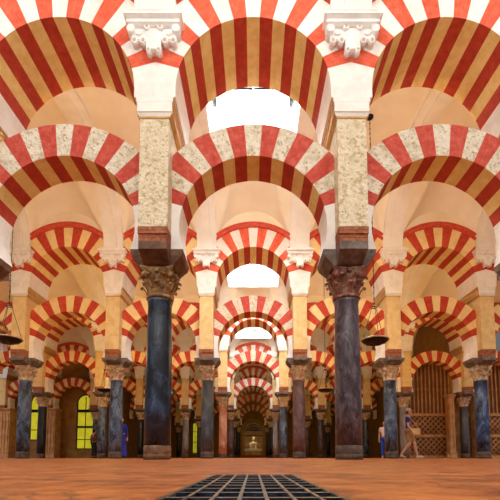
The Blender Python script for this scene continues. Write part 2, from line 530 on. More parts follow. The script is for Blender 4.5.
# ------------------------------------------------------------------ pillar
def pillar_meshes():
    mb = MB(); w = .22
    mb.box(-w, w, -PD, PD, Z_IMP + .22, Z_PIL)
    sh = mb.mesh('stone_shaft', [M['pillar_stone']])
    mb = MB()
    for k in range(4):
        z = Z_IMP + .055 * k; e = .0 if k % 2 else .012
        mb.box(-w - .004 + .01 * (3 - k) / 3, w + .004 - .01 * (3 - k) / 3, -PD - e + .01 * (3 - k), PD + e - .01 * (3 - k), z + .002, z + .05)
    mb.box(-w + .014, w - .014, -PD + .03, PD - .03, Z_IMP, Z_IMP + .222)
    br = mb.mesh('brick_course', [M['brick']])
    mb = MB()
    mb.box(-w - .012, w + .012, -PD - .012, PD + .012, Z_PIL, Z_PIL + .028, 0)
    mb.frustum((-w - .014, w + .014, -PD - .01, PD + .01, Z_PIL + .028), (-w - .05, w + .05, -PD - .03, PD + .03, Z_PIL + .075), 0)
    mb.box(-w - .02, w + .02, -PD, PD, Z_PIL + .075, Z_PIL + .095, 0)
    mb.box(-w - .045, w + .045, -PD - .028, PD + .028, Z_PIL + .095, Z_PIL + .25, 1)
    mb.box(-w - .06, w + .06, -PD - .03, PD + .03, Z_PIL + .25, Z_COR, 1)
    co = mb.mesh('cornice', [M['cornice'], M['lime']])
    # the returns of the cornice along the sides are timber coloured, the front is whitewashed
    for p in co.polygons:
        if abs(p.normal.x) > .5: p.material_index = 0
        elif abs(p.normal.y) > .3 and p.center.z > Z_PIL + .03: p.material_index = 1
    return sh, br, co


ME_SH, ME_BR, ME_CO = pillar_meshes()

# ------------------------------------------------------------------ column
def capital_mesh():
    mb = MB()
    H = Z_CAP - Z_SH
    mb.lathe([(.19, -.005), (.215, .005), (.22, .025), (.21, .045), (.185, .05), (.19, .14), (.20, .24), (.215, .33), (.238, .385), (.25, .40)], 24)
    for tier, (z0, h, r0, out, n, off) in enumerate(((.045, .17, .19, .075, 8, 0), (.15, .19, .197, .09, 8, .5))):
        for k in range(n):
            a = 2 * PI * (k + off) / n
            er = Vector((math.cos(a), math.sin(a), 0)); et = Vector((-math.sin(a), math.cos(a), 0))
            # leaf: rises, swells and curls outward at the tip
            prof = [(0, 0, .055), (.30, .018, .066), (.55, .034, .066), (.78, .066, .062), (.97, out + .012, .050), (.95, out + .045, .038), (.78, out + .038, .022)]
            rows = []
            for (t, d, hw) in prof:
                c = er * (r0 + d) + Vector((0, 0, z0 + h * t))
                rows.append([mb.vert(c - et * hw - er * .012), mb.vert(c - et * hw * .45 + er * .008), mb.vert(c + er * .016), mb.vert(c + et * hw * .45 + er * .008), mb.vert(c + et * hw - er * .012)])
            for p, q in zip(rows, rows[1:]):
                for j in range(4): mb.face((p[j], p[j + 1], q[j + 1], q[j]), 0, True)
            mb.face(rows[-1])
    for k in range(4):      # corner volutes with their stalks
        a = PI / 4 + k * PI / 2
        er = Vector((math.cos(a), math.sin(a), 0)); et = Vector((-math.sin(a), math.cos(a), 0))
        c = er * .268 + Vector((0, 0, .355))
        mb.tube(c - et * .05, c + et * .05, .058, 14)
        mb.tube(c - et * .062, c + et * .062, .026, 10)
        mb.tube(er * .2 + Vector((0, 0, .22)), c + er * -.01 + Vector((0, 0, .03)), .03, 8, 0, .045)
    for k in range(4):      # rosette in the middle of each side
        a = k * PI / 2
        er = Vector((math.cos(a), math.sin(a), 0))
        c = er * .242 + Vector((0, 0, .40))
        mb.tube(c - er * .03, c + er * .035, .05, 10, 0, .03)
    return mb.mesh('capital', [M['cap_tan']])


def abacus_mesh():
    mb = MB()
    def ring(z, s, dent):
        out = []
        for k in range(4):
            a = PI / 4 + k * PI / 2
            c0 = Vector((math.cos(a), math.sin(a), 0)) * s * 1.414
            c1 = Vector((math.cos(a + PI / 2), math.sin(a + PI / 2), 0)) * s * 1.414
            mid = (c0 + c1) / 2
            for t in (0, .08, .3, .5, .7, .92):
                p = c0.lerp(c1, t)
                p -= mid.normalized() * dent * math.sin(PI * t)
                out.append(mb.vert((p.x, p.y, z)))
        return out
    rs = [ring(.402, .235, .045), ring(.43, .25, .045), ring(.435, .262, .045), ring(.47, .268, .045)]
    for a, b in zip(rs, rs[1:]):
        for k in range(24): mb.face((a[k], a[(k + 1) % 24], b[(k + 1) % 24], b[k]))
    mb.face(rs[0][::-1]); mb.face(rs[-1])
    return mb.mesh('abacus', [M['cap_tan']])


def impost_mesh():
    mb = MB()
    z0 = Z_CAP
    # inverted pyramid under the springers, and the deeper tongue under the pillar
    mb.frustum((-.255, .255, -.255, .255, z0), (-.38, .38, -.29, .29, Z_IMP - .10))
    mb.frustum((-.385, .385, -.295, .295, Z_IMP - .10), (-.412, .412, -.305, .305, Z_IMP))
    mb.frustum((-.20, .20, -.29, .29, z0 + .002), (-.21, .21, -PD + .02, PD - .02, z0 + .11))
    mb.box(-.212, .212, -PD + .01, PD - .01, z0 + .11, Z_IMP)
    return mb.mesh('impost_block', [M['impost']])


def shaft_mesh():
    mb = MB()
    mb.lathe([(.205, .22), (.207, .8), (.203, 1.5), (.195, 2.1), (.186, 2.47), (.192, 2.49), (.196, Z_SH - .02), (.19, Z_SH - .006)], 40)
    return mb.mesh('shaft', [MAR['black']])


def base_mesh():
    mb = MB()
    mb.lathe([(.212, 0), (.214, .075), (.209, .083), (.209, .092), (.213, .10), (.212, .19), (.206, .205), (.204, .222)], 36)
    return mb.mesh('base', [BASE_M])


ME_CAP, ME_ABA, ME_IMP, ME_SHAFT, ME_BASE = capital_mesh(), abacus_mesh(), impost_mesh(), shaft_mesh(), base_mesh()




# ------------------------------------------------------------------ corbelled pilaster
def corbel_meshes():
    # local y = 0 is the wall face, -y towards the nave
    mb = MB(); Z = 6.33
    def plate(x0, x1, d, z0, z1): mb.box(x0, x1, -d, 0, z0, z1)
    def roll(x, z, r, d):
        mb.tube((x, .0, z), (x, -d, z), r, 12)
        mb.tube((x, -d, z), (x, -d - .006, z), r * .6, 10, 1)
    plate(-.335, .335, .115, Z, Z + .20)
    for x in (-.295, -.165, .165, .295): roll(x, Z - .012, .046, .12)
    for x in (-.23, .23): roll(x, Z + .012, .028, .105)
    plate(-.11, .11, .13, Z - .17, Z + .20)
    for x in (-.076, .076): roll(x, Z - .18, .036, .135)
    roll(0, Z - .145, .026, .12)
    for x in (-.34, .34):           # upper volutes
        mb.tube((x, -.0, Z + .13), (x, -.17, Z + .13), .06, 14)
    for x in (-.10, .10):
        mb.tube((x, -.1, Z + .165), (x, -.16, Z + .165), .042, 14)
        mb.tube((x, -.16, Z + .165), (x, -.166, Z + .165), .02, 10, 1)
    for x in (-.225, .225):
        mb.tube((x, -.1, Z + .10), (x, -.135, Z + .10), .045, 12)
    br = mb.mesh('carved_bracket', [M['corbel'], M['corbel_tip']])
    mb = MB()
    mb.frustum((-.36, .36, -.15, 0, Z + .17), (-.40, .40, -.185, 0, Z + .20))
    mb.box(-.40, .40, -.19, 0, Z + .20, Z + .245)
    mb.frustum((-.385, .385, -.18, 0, Z + .245), (-.43, .43, -.23, 0, Z + .285))
    mb.box(-.435, .435, -.235, 0, Z + .285, Z + .33)
    ab = mb.mesh('abacus', [M['corbel']])
    mb = MB()
    mb.box(-.34, .34, -.24, 0, Z + .33, Z + .37)
    mb.box(-.31, .31, -.12, 0, Z + .37, Z_SPR)
    mb.box(-.115, .115, -.18, 0, Z + .37, Z_SPR)
    pi = mb.mesh('pilaster_shaft', [M['rib']])
    return br, ab, pi


ME_BRK, ME_CAB, ME_PIL = corbel_meshes()


# ------------------------------------------------------------------ the arcades
G_COL, G_PIL, G_LOW, G_UP, G_CORB = 'marble columns of the arcades', 'stone pillars above the columns', 'lower striped horseshoe arches', 'upper striped arches', 'white corbels under the vault ribs'
BLUE = ['dark blue', 'blue grey', 'bright blue', 'slate grey', 'black', 'pale grey', 'plum brown', 'rose pink', 'purple grey']
COLKIND = {
    (0, -1.5): 'dark blue', (0, 1.5): 'purple grey', (0, -4.5): 'slate grey', (0, 4.5): 'slate grey',
    (1, -1.5): 'slate grey', (1, 1.5): 'plum brown', (1, -4.5): 'blue grey', (1, 4.5): 'blue grey', (1, -7.5): 'blue grey', (1, 7.5): 'bright blue',
    (2, -1.5): 'rose pink', (2, 1.5): 'blue grey', (2, -4.5): 'pale grey', (2, 4.5): 'pale grey', (2, -7.5): 'blue grey', (2, 7.5): 'pale grey', (2, -10.5): 'black', (2, 10.5): 'slate grey',
    (3, -1.5): 'plum brown', (3, 1.5): 'pale grey', (3, -4.5): 'pale grey', (3, 4.5): 'purple grey', (3, -7.5): 'black', (3, 7.5): 'blue grey', (3, -10.5): 'blue grey',
    (4, -1.5): 'black', (4, 1.5): 'black', (5, -1.5): 'black', (5, 1.5): 'dark blue',
}
CAPDESC = {'dark blue': 'dark gilded capital', 'purple grey': 'reddish brown capital'}
COLS = {0: [-4.5, -1.5, 1.5, 4.5], 1: [-7.5, -4.5, -1.5, 1.5, 4.5, 7.5], 2: [-10.5, -7.5, -4.5, -1.5, 1.5, 4.5, 7.5, 10.5],
        3: [-10.5, -7.5, -4.5, -1.5, 1.5, 4.5, 7.5], 4: [-7.5, -4.5, -1.5, 1.5, 4.5, 7.5], 5: [-7.5, -4.5, -1.5, 1.5, 4.5, 7.5]}
BAYS = {0: [-3, 0, 3], 1: [-9, -6, -3, 0, 3, 6, 9], 2: [-12, -9, -6, -3, 0, 3, 6, 9, 12], 3: [-15, -12, -9, -6, -3, 0, 3, 6, 9],
        4: [-9, -6, -3, 0, 3, 6, 9], 5: [-9, -6, -3, 0, 3, 6, 9]}


def column(r, x):
    kind = COLKIND.get((r, x)) or random.choice(['black', 'slate grey', 'dark blue', 'plum brown'])
    near = r == 0
    cap = M['cap_tan']; imp = M['impost']
    if r == 0:
        cap = M['cap_dark'] if x < 0 else M['cap_red']; imp = M['impost_brown'] if x < 0 else M['impost']
    cd = ('dark gilded capital' if x < 0 else 'reddish brown capital') if near else 'tan carved capital'
    t = thing('marble_column', f"{kind} marble column with {cd}, {col_place(r, x)}", 'column', (x, ROWY[r], 0), G_COL)
    link('base', variant(ME_BASE, BASE_BROWN) if r == 0 and x < 0 else ME_BASE, t)
    link('shaft', variant(ME_SHAFT, MAR[kind]), t)
    c = link('capital', variant(ME_CAP, cap), t, (0, 0, Z_SH))
    c.rotation_euler.z = 0
    link('abacus', variant(ME_ABA, cap), c)
    link('impost_block', variant(ME_IMP, imp), t)


def pillar(r, x):
    t = thing('stone_pillar', f"{'pitted grey stone' if r == 0 else 'golden stone'} pillar between striped arches, {col_place(r, x)}", 'pillar', (x, ROWY[r], 0), G_PIL)
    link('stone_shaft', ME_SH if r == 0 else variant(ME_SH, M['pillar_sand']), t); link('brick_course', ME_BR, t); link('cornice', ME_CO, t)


def lower_arch(r, b):
    tag(link('horseshoe_arch', ME_LOW if r == 0 or b == 0 else ME_LOW_LAMPLIT, None, (b, ROWY[r], 0)), f"lower red and {'lamplit cream' if r and b else 'cream'} horseshoe arch, {bay_place(r, b)}", 'arch', G_LOW)


def upper_arch(r, b):
    t = thing('upper_arch', f"upper red and {'lamplit cream' if r and b else 'white'} striped arch, {bay_place(r, b)}", 'arch', (b, ROWY[r], 0), G_UP)
    link('voussoir_ring', ME_UP if r == 0 or b == 0 else ME_UP_LAMPLIT, t); link('hood_moulding', ME_HOOD, t)


def corbel(r, x):
    t = thing('corbel', f"white carved corbel carrying a vault rib, {col_place(r, x)}", 'corbel', (x, ROWY[r] - UT, 0), G_CORB)
    link('carved_bracket', ME_BRK, t); link('abacus', ME_CAB, t); link('pilaster_shaft', ME_PIL, t)


for r in range(6):
    for x in COLS[r]:
        column(r, x); pillar(r, x); corbel(r, x)
    for b in BAYS[r]:
        lower_arch(r, b); upper_arch(r, b)


# walls above the upper arches: each arcade's wall is one slab with arched underside
def arcade_wall(r):
    mb = MB(); R = 1.829; zc = 5.65; top = 8.85; h = UT - .01
    for b in BAYS[r]:
        n = 40; pts = []
        for k in range(n + 1):
            x = -1.5 + 3.0 * k / n
            pts.append((b + x, zc + math.sqrt(R * R - x * x)))
        for (p, q) in zip(pts, pts[1:]):
            for y in (-h, h):
                mb.quad((p[0], ROWY[r] + y, p[1]), (q[0], ROWY[r] + y, q[1]), (q[0], ROWY[r] + y, top), (p[0], ROWY[r] + y, top))
            mb.quad((p[0], ROWY[r] - h, p[1]), (q[0], ROWY[r] - h, q[1]), (q[0], ROWY[r] + h, q[1]), (p[0], ROWY[r] + h, p[1]))
    return struct(build(mb, 'wall_arcade', M['plaster']))


for r in range(6): arcade_wall(r)

# ------------------------------------------------------------------ vaults
LANT = {1: (1.15, -1.35, .62), 2: (1.15, -.3, 1.95), 3: (1.15, .1, 2.25)}     # half width, near/far offset from the nave's middle


def vault(k, y0, y1, xs0, xs1, lantern, step):
    LN = LANT.get(k)
    mid = (y0 + y1) / 2; a = (y1 - y0) / 2
    def barrel(y):
        t = max(-1, min(1, (y - mid) / a)); return Z_SPR + VRISE * math.sqrt(max(0, 1 - t * t))
    def zz(x, y):
        u = (x + 1.5 + 300) % 3.0 - 1.5
        zb = barrel(y)
        if abs(u) < 1.24:
            t = a - abs(y - mid)
            L = Z_SPR + min(VRISE - .02, 1.32 + .62 * t) * math.sqrt(max(0, 1 - (u / 1.24) ** 2))
            return max(zb, L)
        return zb
    nx = int(round((xs1 - xs0) / step)); xs = [xs0 + (xs1 - xs0) * i / nx for i in range(nx + 1)]
    ny = 70
    ys = [mid - a * math.cos(PI * j / ny) for j in range(ny + 1)]
    if lantern:
        xs = sorted([x for x in xs if min(abs(abs(x) - LN[0]), 9) > step * .5] + [-LN[0], LN[0]])
        lo, hi = mid + LN[1], mid + LN[2]
        ys = sorted([y for y in ys if abs(y - lo) > .03 and abs(y - hi) > .03] + [lo, hi])
    mb = MB()
    idx = [[mb.vert((x, y, zz(x, y))) for y in ys] for x in xs]
    for i in range(len(xs) - 1):
        for j in range(len(ys) - 1):
            cx, cy = (xs[i] + xs[i + 1]) / 2, (ys[j] + ys[j + 1]) / 2
            if lantern and abs(cx) < LN[0] and lo < cy < hi: continue
            mb.face((idx[i][j], idx[i + 1][j], idx[i + 1][j + 1], idx[i][j + 1]), 0, True)
    # transverse ribs on the column lines
    x = -13.5 if xs0 < -13 else xs0 + 1.5
    x = math.ceil((xs0 - 1.5) / 3.0) * 3.0 + 1.5
    while x <= xs1 + .01:
        for (w, dz) in ((.31, .10), (.115, .16)):
            n = 40; pr = []
            for j in range(n + 1):
                th = PI * j / n
                y = mid - (a - dz) * math.cos(th); z = Z_SPR + (VRISE - dz) * math.sin(th)
                pr.append((y, z))
            for p, q in zip(pr, pr[1:]):
                mb.quad((x - w, p[0], p[1]), (x + w, p[0], p[1]), (x + w, q[0], q[1]), (x - w, q[0], q[1]), 1, True)
                for s in (-w, w):
                    mb.quad((x + s, p[0], p[1]), (x + s, q[0], q[1]), (x + s, q[0] + (q[0] - mid) * .05, q[1] + .16), (x + s, p[0] + (p[0] - mid) * .05, p[1] + .16), 1)
        x += 3.0
    o = build(mb, 'ceiling', [M['vault'], M['rib']])
    o.data.set_sharp_from_angle(angle=math.radians(32))
    struct(o)
    if lantern:
        lanternwin(k, mid + LN[1], mid + LN[2], zz)
    return o


def lanternwin(k, y0, y1, zz):
    """roof lantern: plastered kerb, glazed far and near sides and a glazed lid with thin bars"""
    w = LANT[k][0]; z0, z1, z2 = {1: 8.3, 2: 7.75, 3: 7.4}[k], {1: 9.0, 2: 8.55, 3: 8.2}[k], 10.3
    mb = MB(); t = .10
    for (xa, xb, ya, yb) in ((-w - t, -w, y0 - t, y1 + t), (w, w + t, y0 - t, y1 + t)):
        mb.box(xa, xb, ya, yb, z0 + .35, z2)
    for (ya, yb) in ((y0 - t, y0), (y1, y1 + t)):
        mb.box(-w, w, ya, yb, z0 + .35, z1)
    kerb = struct(build(mb, f'window_{k}', M['rib']))
    fb = MB(); b = .012
    for x in (-w / 2, 0, w / 2):
        fb.box(x - b, x + b, y1 + .02, y1 + .06, z1, z2); fb.box(x - b, x + b, y0 - .06, y0 - .02, z1, z2)
        fb.box(x - b, x + b, y0, y1, z2 - .02, z2 + .02)
    for y in (y0 - t, y1):
        fb.box(-w, w, y, y + t, z2 - .03, z2)
    build(fb, 'window_frame', M['rib'], kerb)
    g = MB()
    g.box(-w, w, y1 + .035, y1 + .045, z1, z2 - .05)
    g.box(-w, w, y0 - .045, y0 - .035, z1, z2 - .05)
    g.box(-w, w, y0, y1, z2 - .005, z2 + .005)
    build(g, 'pane', M['glass'], kerb)


SPAN = {0: (-7.5, 7.5), 1: (-10.5, 10.5), 2: (-13.5, 13.5), 3: (-16.5, 13.5), 4: (-16.5, 10.5), 5: (-10.5, 10.5), 6: (-10.5, 10.5)}
for k in range(0, 7):
    ya = (ROWY[k - 1] if k else ROWY[0] - 6.7) + UT - .02
    yb = (ROWY[k] - UT + .02) if k < 6 else BACK_Y
    vault(k, ya, yb, SPAN[k][0], SPAN[k][1], 1 <= k <= 3, .06 if k == 1 else (.075 if k == 2 else .15))

# ------------------------------------------------------------------ floor, drain
GX, GY0, GY1 = .079, .24, .785
mb = MB()
Y0, Y1, XL = -3.0, 48.5, 22.0
for (xa, xb, ya, yb) in ((-XL, XL, Y0, GY0), (-XL, XL, GY1, Y1), (-XL, -GX, GY0, GY1), (GX, XL, GY0, GY1)):
    mb.quad((xa, ya, 0), (xb, ya, 0), (xb, yb, 0), (xa, yb, 0))
struct(build(mb, 'floor', M['floor']))
mb = MB()
mb.quad((-GX, GY0, -.06), (GX, GY0, -.06), (GX, GY1, -.06), (-GX, GY1, -.06))
for (p, q) in (((-GX, GY0), (GX, GY0)), ((GX, GY0), (GX, GY1)), ((GX, GY1), (-GX, GY1)), ((-GX, GY1), (-GX, GY0))):
    mb.quad((p[0], p[1], -.06), (q[0], q[1], -.06), (q[0], q[1], 0), (p[0], p[1], 0))
struct(build(mb, 'floor_drain_pit', M['pit']))

gr = thing('drain_grate', 'dark steel drain grate set into the terracotta floor in the foreground', 'grate', (0, 0, 0))
mb = MB(); e = .005
for (xa, xb, ya, yb) in ((-GX, GX, GY0, GY0 + e), (-GX, GX, GY1 - e, GY1), (-GX, -GX + e, GY0, GY1), (GX - e, GX, GY0, GY1)):
    mb.box(xa, xb, ya, yb, -.03, .0012)
build(mb, 'frame', M['grate_frame'], gr)
def bar_mesh(name, x0, x1, y0, y1):
    mb = MB(); mb.box(x0, x1, y0, y1, -.016, .0012)
    me = mb.mesh(name, [M['grate'], M['grate_worn']])
    for p in me.polygons:
        if p.normal.z > .5: p.material_index = 1
    return me


me = bar_mesh('long_bar', -.0017, .0017, GY0 + e, GY1 - e)
NB = 7
for k in range(1, NB):
    link('long_bar', me, gr, (-GX + 2 * GX * k / NB, 0, 0))
me = bar_mesh('cross_bar', -GX + e, GX - e, -.0045, .0045)
for k in range(1, 11):
    link('cross_bar', me, gr, (0, GY0 + (GY1 - GY0) * k / 11, 0))


# ------------------------------------------------------------------ outer walls
def wall_box(name, x0, x1, y0, y1, z0, z1, mat):
    mb = MB(); mb.box(x0, x1, y0, y1, z0, z1); return struct(build(mb, name, mat))


# back wall with the chapel's round-headed opening
mb = MB(); cw, cz = 1.12, 3.15
for (xa, xb) in ((-10.6, -cw), (cw, 10.6)):
    mb.box(xa, xb, BACK_Y, BACK_Y + .5, 0, 9)
n = 32
for k in range(n):
    a, b2 = PI * k / n, PI * (k + 1) / n
    p, q = (cw * math.cos(a), cz + cw * math.sin(a)), (cw * math.cos(b2), cz + cw * math.sin(b2))
    for y in (BACK_Y, BACK_Y + .5):
        mb.quad((p[0], y, p[1]), (q[0], y, q[1]), (q[0], y, 9), (p[0], y, 9))
    mb.quad((p[0], BACK_Y, p[1]), (q[0], BACK_Y, q[1]), (q[0], BACK_Y + .5, q[1]), (p[0], BACK_Y + .5, p[1]))
struct(build(mb, 'wall_back', M['ochre_wall']))
wall_box('wall_chapel', -1.6, 1.6, 48.0, 48.2, 0, 5, M['ochre_wall'])
wall_box('wall_left', -10.9, -10.5, 27.4, BACK_Y, 0, 9, M['ochre_wall'])
wall_box('wall_right', 10.5, 10.9, 20.4, BACK_Y, 0, 9, M['ochre_wall'])

# arch moulding round the chapel opening
mb = MB()
rows = []
for k in range(41):
    a = PI * k / 40
    rows.append([mb.vert((rr * math.cos(a), y, cz + rr * math.sin(a))) for rr, y in ((cw + .01, BACK_Y - .09), (cw + .25, BACK_Y - .09), (cw + .25, BACK_Y - .002), (cw + .01, BACK_Y - .002))])
for p, q in zip(rows, rows[1:]):
    for j in range(4): mb.face((p[j], p[(j + 1) % 4], q[(j + 1) % 4], q[j]))
for s in (-1, 1):
    x0, x1 = sorted((s * (cw + .01), s * (cw + .25)))
    mb.box(x0, x1, BACK_Y - .09, BACK_Y - .002, 0, cz)
struct(build(mb, 'trim_chapel', M['frontal']))

# iron fan grille in the chapel arch
g = thing('chapel_grille', 'dark iron fan grille in the round chapel arch behind the altar', 'grille', (0, BACK_Y + .3, 0))
mb = MB()
for R in (1.06, .78, .45):
    for k in range(24):
        a, b2 = PI * k / 24, PI * (k + 1) / 24
        mb.tube((R * math.cos(a), 0, cz + R * math.sin(a)), (R * math.cos(b2), 0, cz + R * math.sin(b2)), .035, 6)
mb.tube((-1.1, 0, cz), (1.1, 0, cz), .05, 6); mb.tube((-1.1, 0, 2.55), (1.1, 0, 2.55), .06, 6)
build(mb, 'grille_frame', M['iron'], g)
mb = MB()
for k in range(1, 13):
    a = PI * k / 13
    mb.tube((.14 * math.cos(a), 0, cz + .14 * math.sin(a)), (1.06 * math.cos(a), 0, cz + 1.06 * math.sin(a)), .022, 6)
for k in range(9):
    x = -.96 + 1.92 * k / 8
    mb.tube((x, 0, 2.55), (x, 0, cz), .02, 6)
for k in range(8):
    a = PI * (k + .5) / 8
    mb.torus((.62 * math.cos(a), 0, cz + .62 * math.sin(a)), .11, .02, 14, 6, 'y')
build(mb, 'scrollwork', M['iron'], g)

al = thing('altar', 'pale cloth-covered altar with gilt front at the far end of the aisle', 'altar', (0, 46.9, 0))
mb = MB(); mb.box(-1.0, 1.0, -.3, .35, .90, 1.0); mb.box(-.95, .95, -.27, .32, .0, .90)
bevel(build(mb, 'altar_body', M['frontal'], al), .02)
mb = MB(); mb.box(-1.02, 1.02, -.33, .37, 1.0, 1.05); mb.box(-1.02, 1.02, -.335, -.325, .72, 1.05)
build(mb, 'altar_cloth', M['cloth'], al)
mb = MB()
for x in (-.66, 0, .66):
    mb.box(x - .22, x + .22, -.29, -.27, .15, .62)
build(mb, 'gilt_panel', M['gold'], al)
tb = thing('tabernacle', 'white and gilt tabernacle standing on the altar at the end of the aisle', 'tabernacle', (0, 46.95, 1.05))
mb = MB(); mb.box(-.42, .42, -.15, .2, .06, .62); mb.box(-.48, .48, -.18, .22, 0, .06); mb.box(-.48, .48, -.18, .22, .62, .68)
v = [mb.vert(p) for p in ((-.46, -.16, .68), (.46, -.16, .68), (0, -.16, .92), (-.46, .2, .68), (.46, .2, .68), (0, .2, .92))]
for f in ((0, 1, 2), (5, 4, 3), (0, 2, 5, 3), (1, 4, 5, 2), (0, 3, 4, 1)): mb.face([v[q] for q in f])
build(mb, 'casing', M['cloth'], tb)
mb = MB(); mb.box(-.2, .2, -.17, -.15, .1, .56)
for x in (-.34, .34): mb.lathe([(.05, .06), (.035, .1), (.035, .56), (.05, .62)], 10, 0, x, -.18)
build(mb, 'gilt_front', M['gold'], tb)
cr = thing('altar_cross', 'small gilt cross on top of the tabernacle', 'cross', (0, 46.95, 1.97))
mb = MB(); mb.box(-.05, .05, -.03, .03, 0, .6); mb.box(-.2, .2, -.03, .03, .33, .42)
build(mb, 'cross_body', M['gold'], cr)
for x in (-.75, -.5, .5, .75):
    t = thing('candlestick', f"gilt candlestick {'left' if x < 0 else 'right'} of the tabernacle, {'outer' if abs(x) > .6 else 'inner'} one", 'candlestick', (x, 46.9, 1.05), 'altar candlesticks')
    mb = MB(); mb.lathe([(.08, 0), (.08, .02), (.025, .06), (.035, .15), (.02, .22), (.03, .38), (.06, .41)], 10)
    build(mb, 'stick', M['gold'], t)
    mb = MB(); mb.lathe([(.022, .41), (.022, .62)], 8); build(mb, 'candle', M['cloth'], t)
rl = thing('altar_step', 'reddish stone step in front of the chapel arch', 'step', (0, 45.55, 0))
mb = MB(); mb.box(-1.5, 1.5, -.3, .3, 0, .16); mb.box(-1.45, 1.45, -.1, .3, .16, .3)
bevel(build(mb, 'tread', M['red_stone'], rl), .015)

# slit window, lit yellow, left of the chapel
def round_window(k, x, y, hw, z0, zs, thick=.06, bars=2, cross=()):
    mb = MB(); pts = [(x - hw, z0), (x + hw, z0)] + [(x + hw * math.cos(PI * j / 16), zs + hw * math.sin(PI * j / 16)) for j in range(17)]
    a = [mb.vert((p[0], y, p[1])) for p in pts]; b2 = [mb.vert((p[0], y + thick, p[1])) for p in pts]
    mb.face(a); mb.face(b2[::-1])
    for j in range(len(pts)): mb.face((a[j], b2[j], b2[(j + 1) % len(pts)], a[(j + 1) % len(pts)]))
    f = MB()
    t = .035
    f.box(x - hw - t, x - hw + t, y - .05, y + .02, z0, zs); f.box(x + hw - t, x + hw + t, y - .05, y + .02, z0, zs)
    f.box(x - hw, x + hw, y - .05, y + .02, z0, z0 + .05)
    for j in range(16):
        aa, bb = PI * j / 16, PI * (j + 1) / 16
        f.tube((x + hw * math.cos(aa), y - .015, zs + hw * math.sin(aa)), (x + hw * math.cos(bb), y - .015, zs + hw * math.sin(bb)), .04, 6)
    for j in range(1, bars + 1):
        xx = x - hw + 2 * hw * j / (bars + 1); f.box(xx - .022, xx + .022, y - .04, y + .0, z0, zs + hw * .7)
    for (z, h) in cross: f.box(x - hw, x + hw, y - .045, y + .0, z - h / 2, z + h / 2)
    fr = struct(build(f, f'window_{k}', M['iron']))
    build(mb, 'pane', M['lit_glass'], fr)


round_window(4, -6.75, BACK_Y - .08, .26, .5, 3.8, bars=1, cross=((1.8, .06), (3.0, .06)))
# glazed bays at the left of the fourth arcade
WY = ROWY[3] + .62
round_window(5, -11.45, WY, .56, .6, 3.75, bars=1, cross=((1.25, .05), (2.1, .14), (3.2, .20)))
round_window(6, -14.4, WY, .80, 1.2, 3.7, bars=2, cross=((1.9, .05), (3.2, .20)))
mb = MB()
for (xa, xb, z) in ((-10.89, -10.2, 8.8), (-13.58, -12.01, 8.8), (-17.5, -15.2, 8.8), (-12.01, -10.89, .6), (-15.2, -13.6, 1.2)):
    mb.box(xa, xb, WY - .02, WY + .4, 0, z)
for b, hw, zs in ((-11.45, .56, 3.75), (-14.4, .8, 3.7)):
    for k in range(24):
        a, b2 = PI * k / 24, PI * (k + 1) / 24
        p, q = (b + hw * math.cos(a), zs + hw * math.sin(a)), (b + hw * math.cos(b2), zs + hw * math.sin(b2))
        mb.quad((p[0], WY - .02, p[1]), (q[0], WY - .02, q[1]), (q[0], WY - .02, 8.8), (p[0], WY - .02, 8.8))
struct(build(mb, 'wall_glazed', M['ochre_wall']))


# sandstone piers that replace the columns at the left end of the fourth arcade
def pier(x, label):
    t = thing('sandstone_pier', label, 'pier', (x, ROWY[3], 0), 'sandstone piers beside the lit windows')
    mb = MB(); mb.box(-.52, .52, -.45, .35, 0, 3.1)
    for xx in (-.40, -.2, 0, .2, .40): mb.box(xx - .05, xx + .05, -.5, -.44, .25, 2.95)
    bevel(build(mb, 'shaft', M['pier'], t), .012)
    mb = MB(); mb.box(-.56, .56, -.54, .36, 0, .24); bevel(build(mb, 'plinth', M['pier'], t), .02)
    mb = MB(); mb.frustum((-.54, .54, -.47, .36, 3.1), (-.62, .62, -.55, .35, 3.2)); mb.box(-.62, .62, -.55, .35, 3.2, 3.25)
    build(mb, 'capital_band', M['pier'], t)
    pillar(3, x)


pier(-13.5, 'brown fluted sandstone pier between the two lit yellow windows at left')
pier(-16.5, 'brown fluted sandstone pier at the far left edge beside the yellow window')

# carved timber screens closing the third arcade at the right
SYY = ROWY[2] + LT + .12


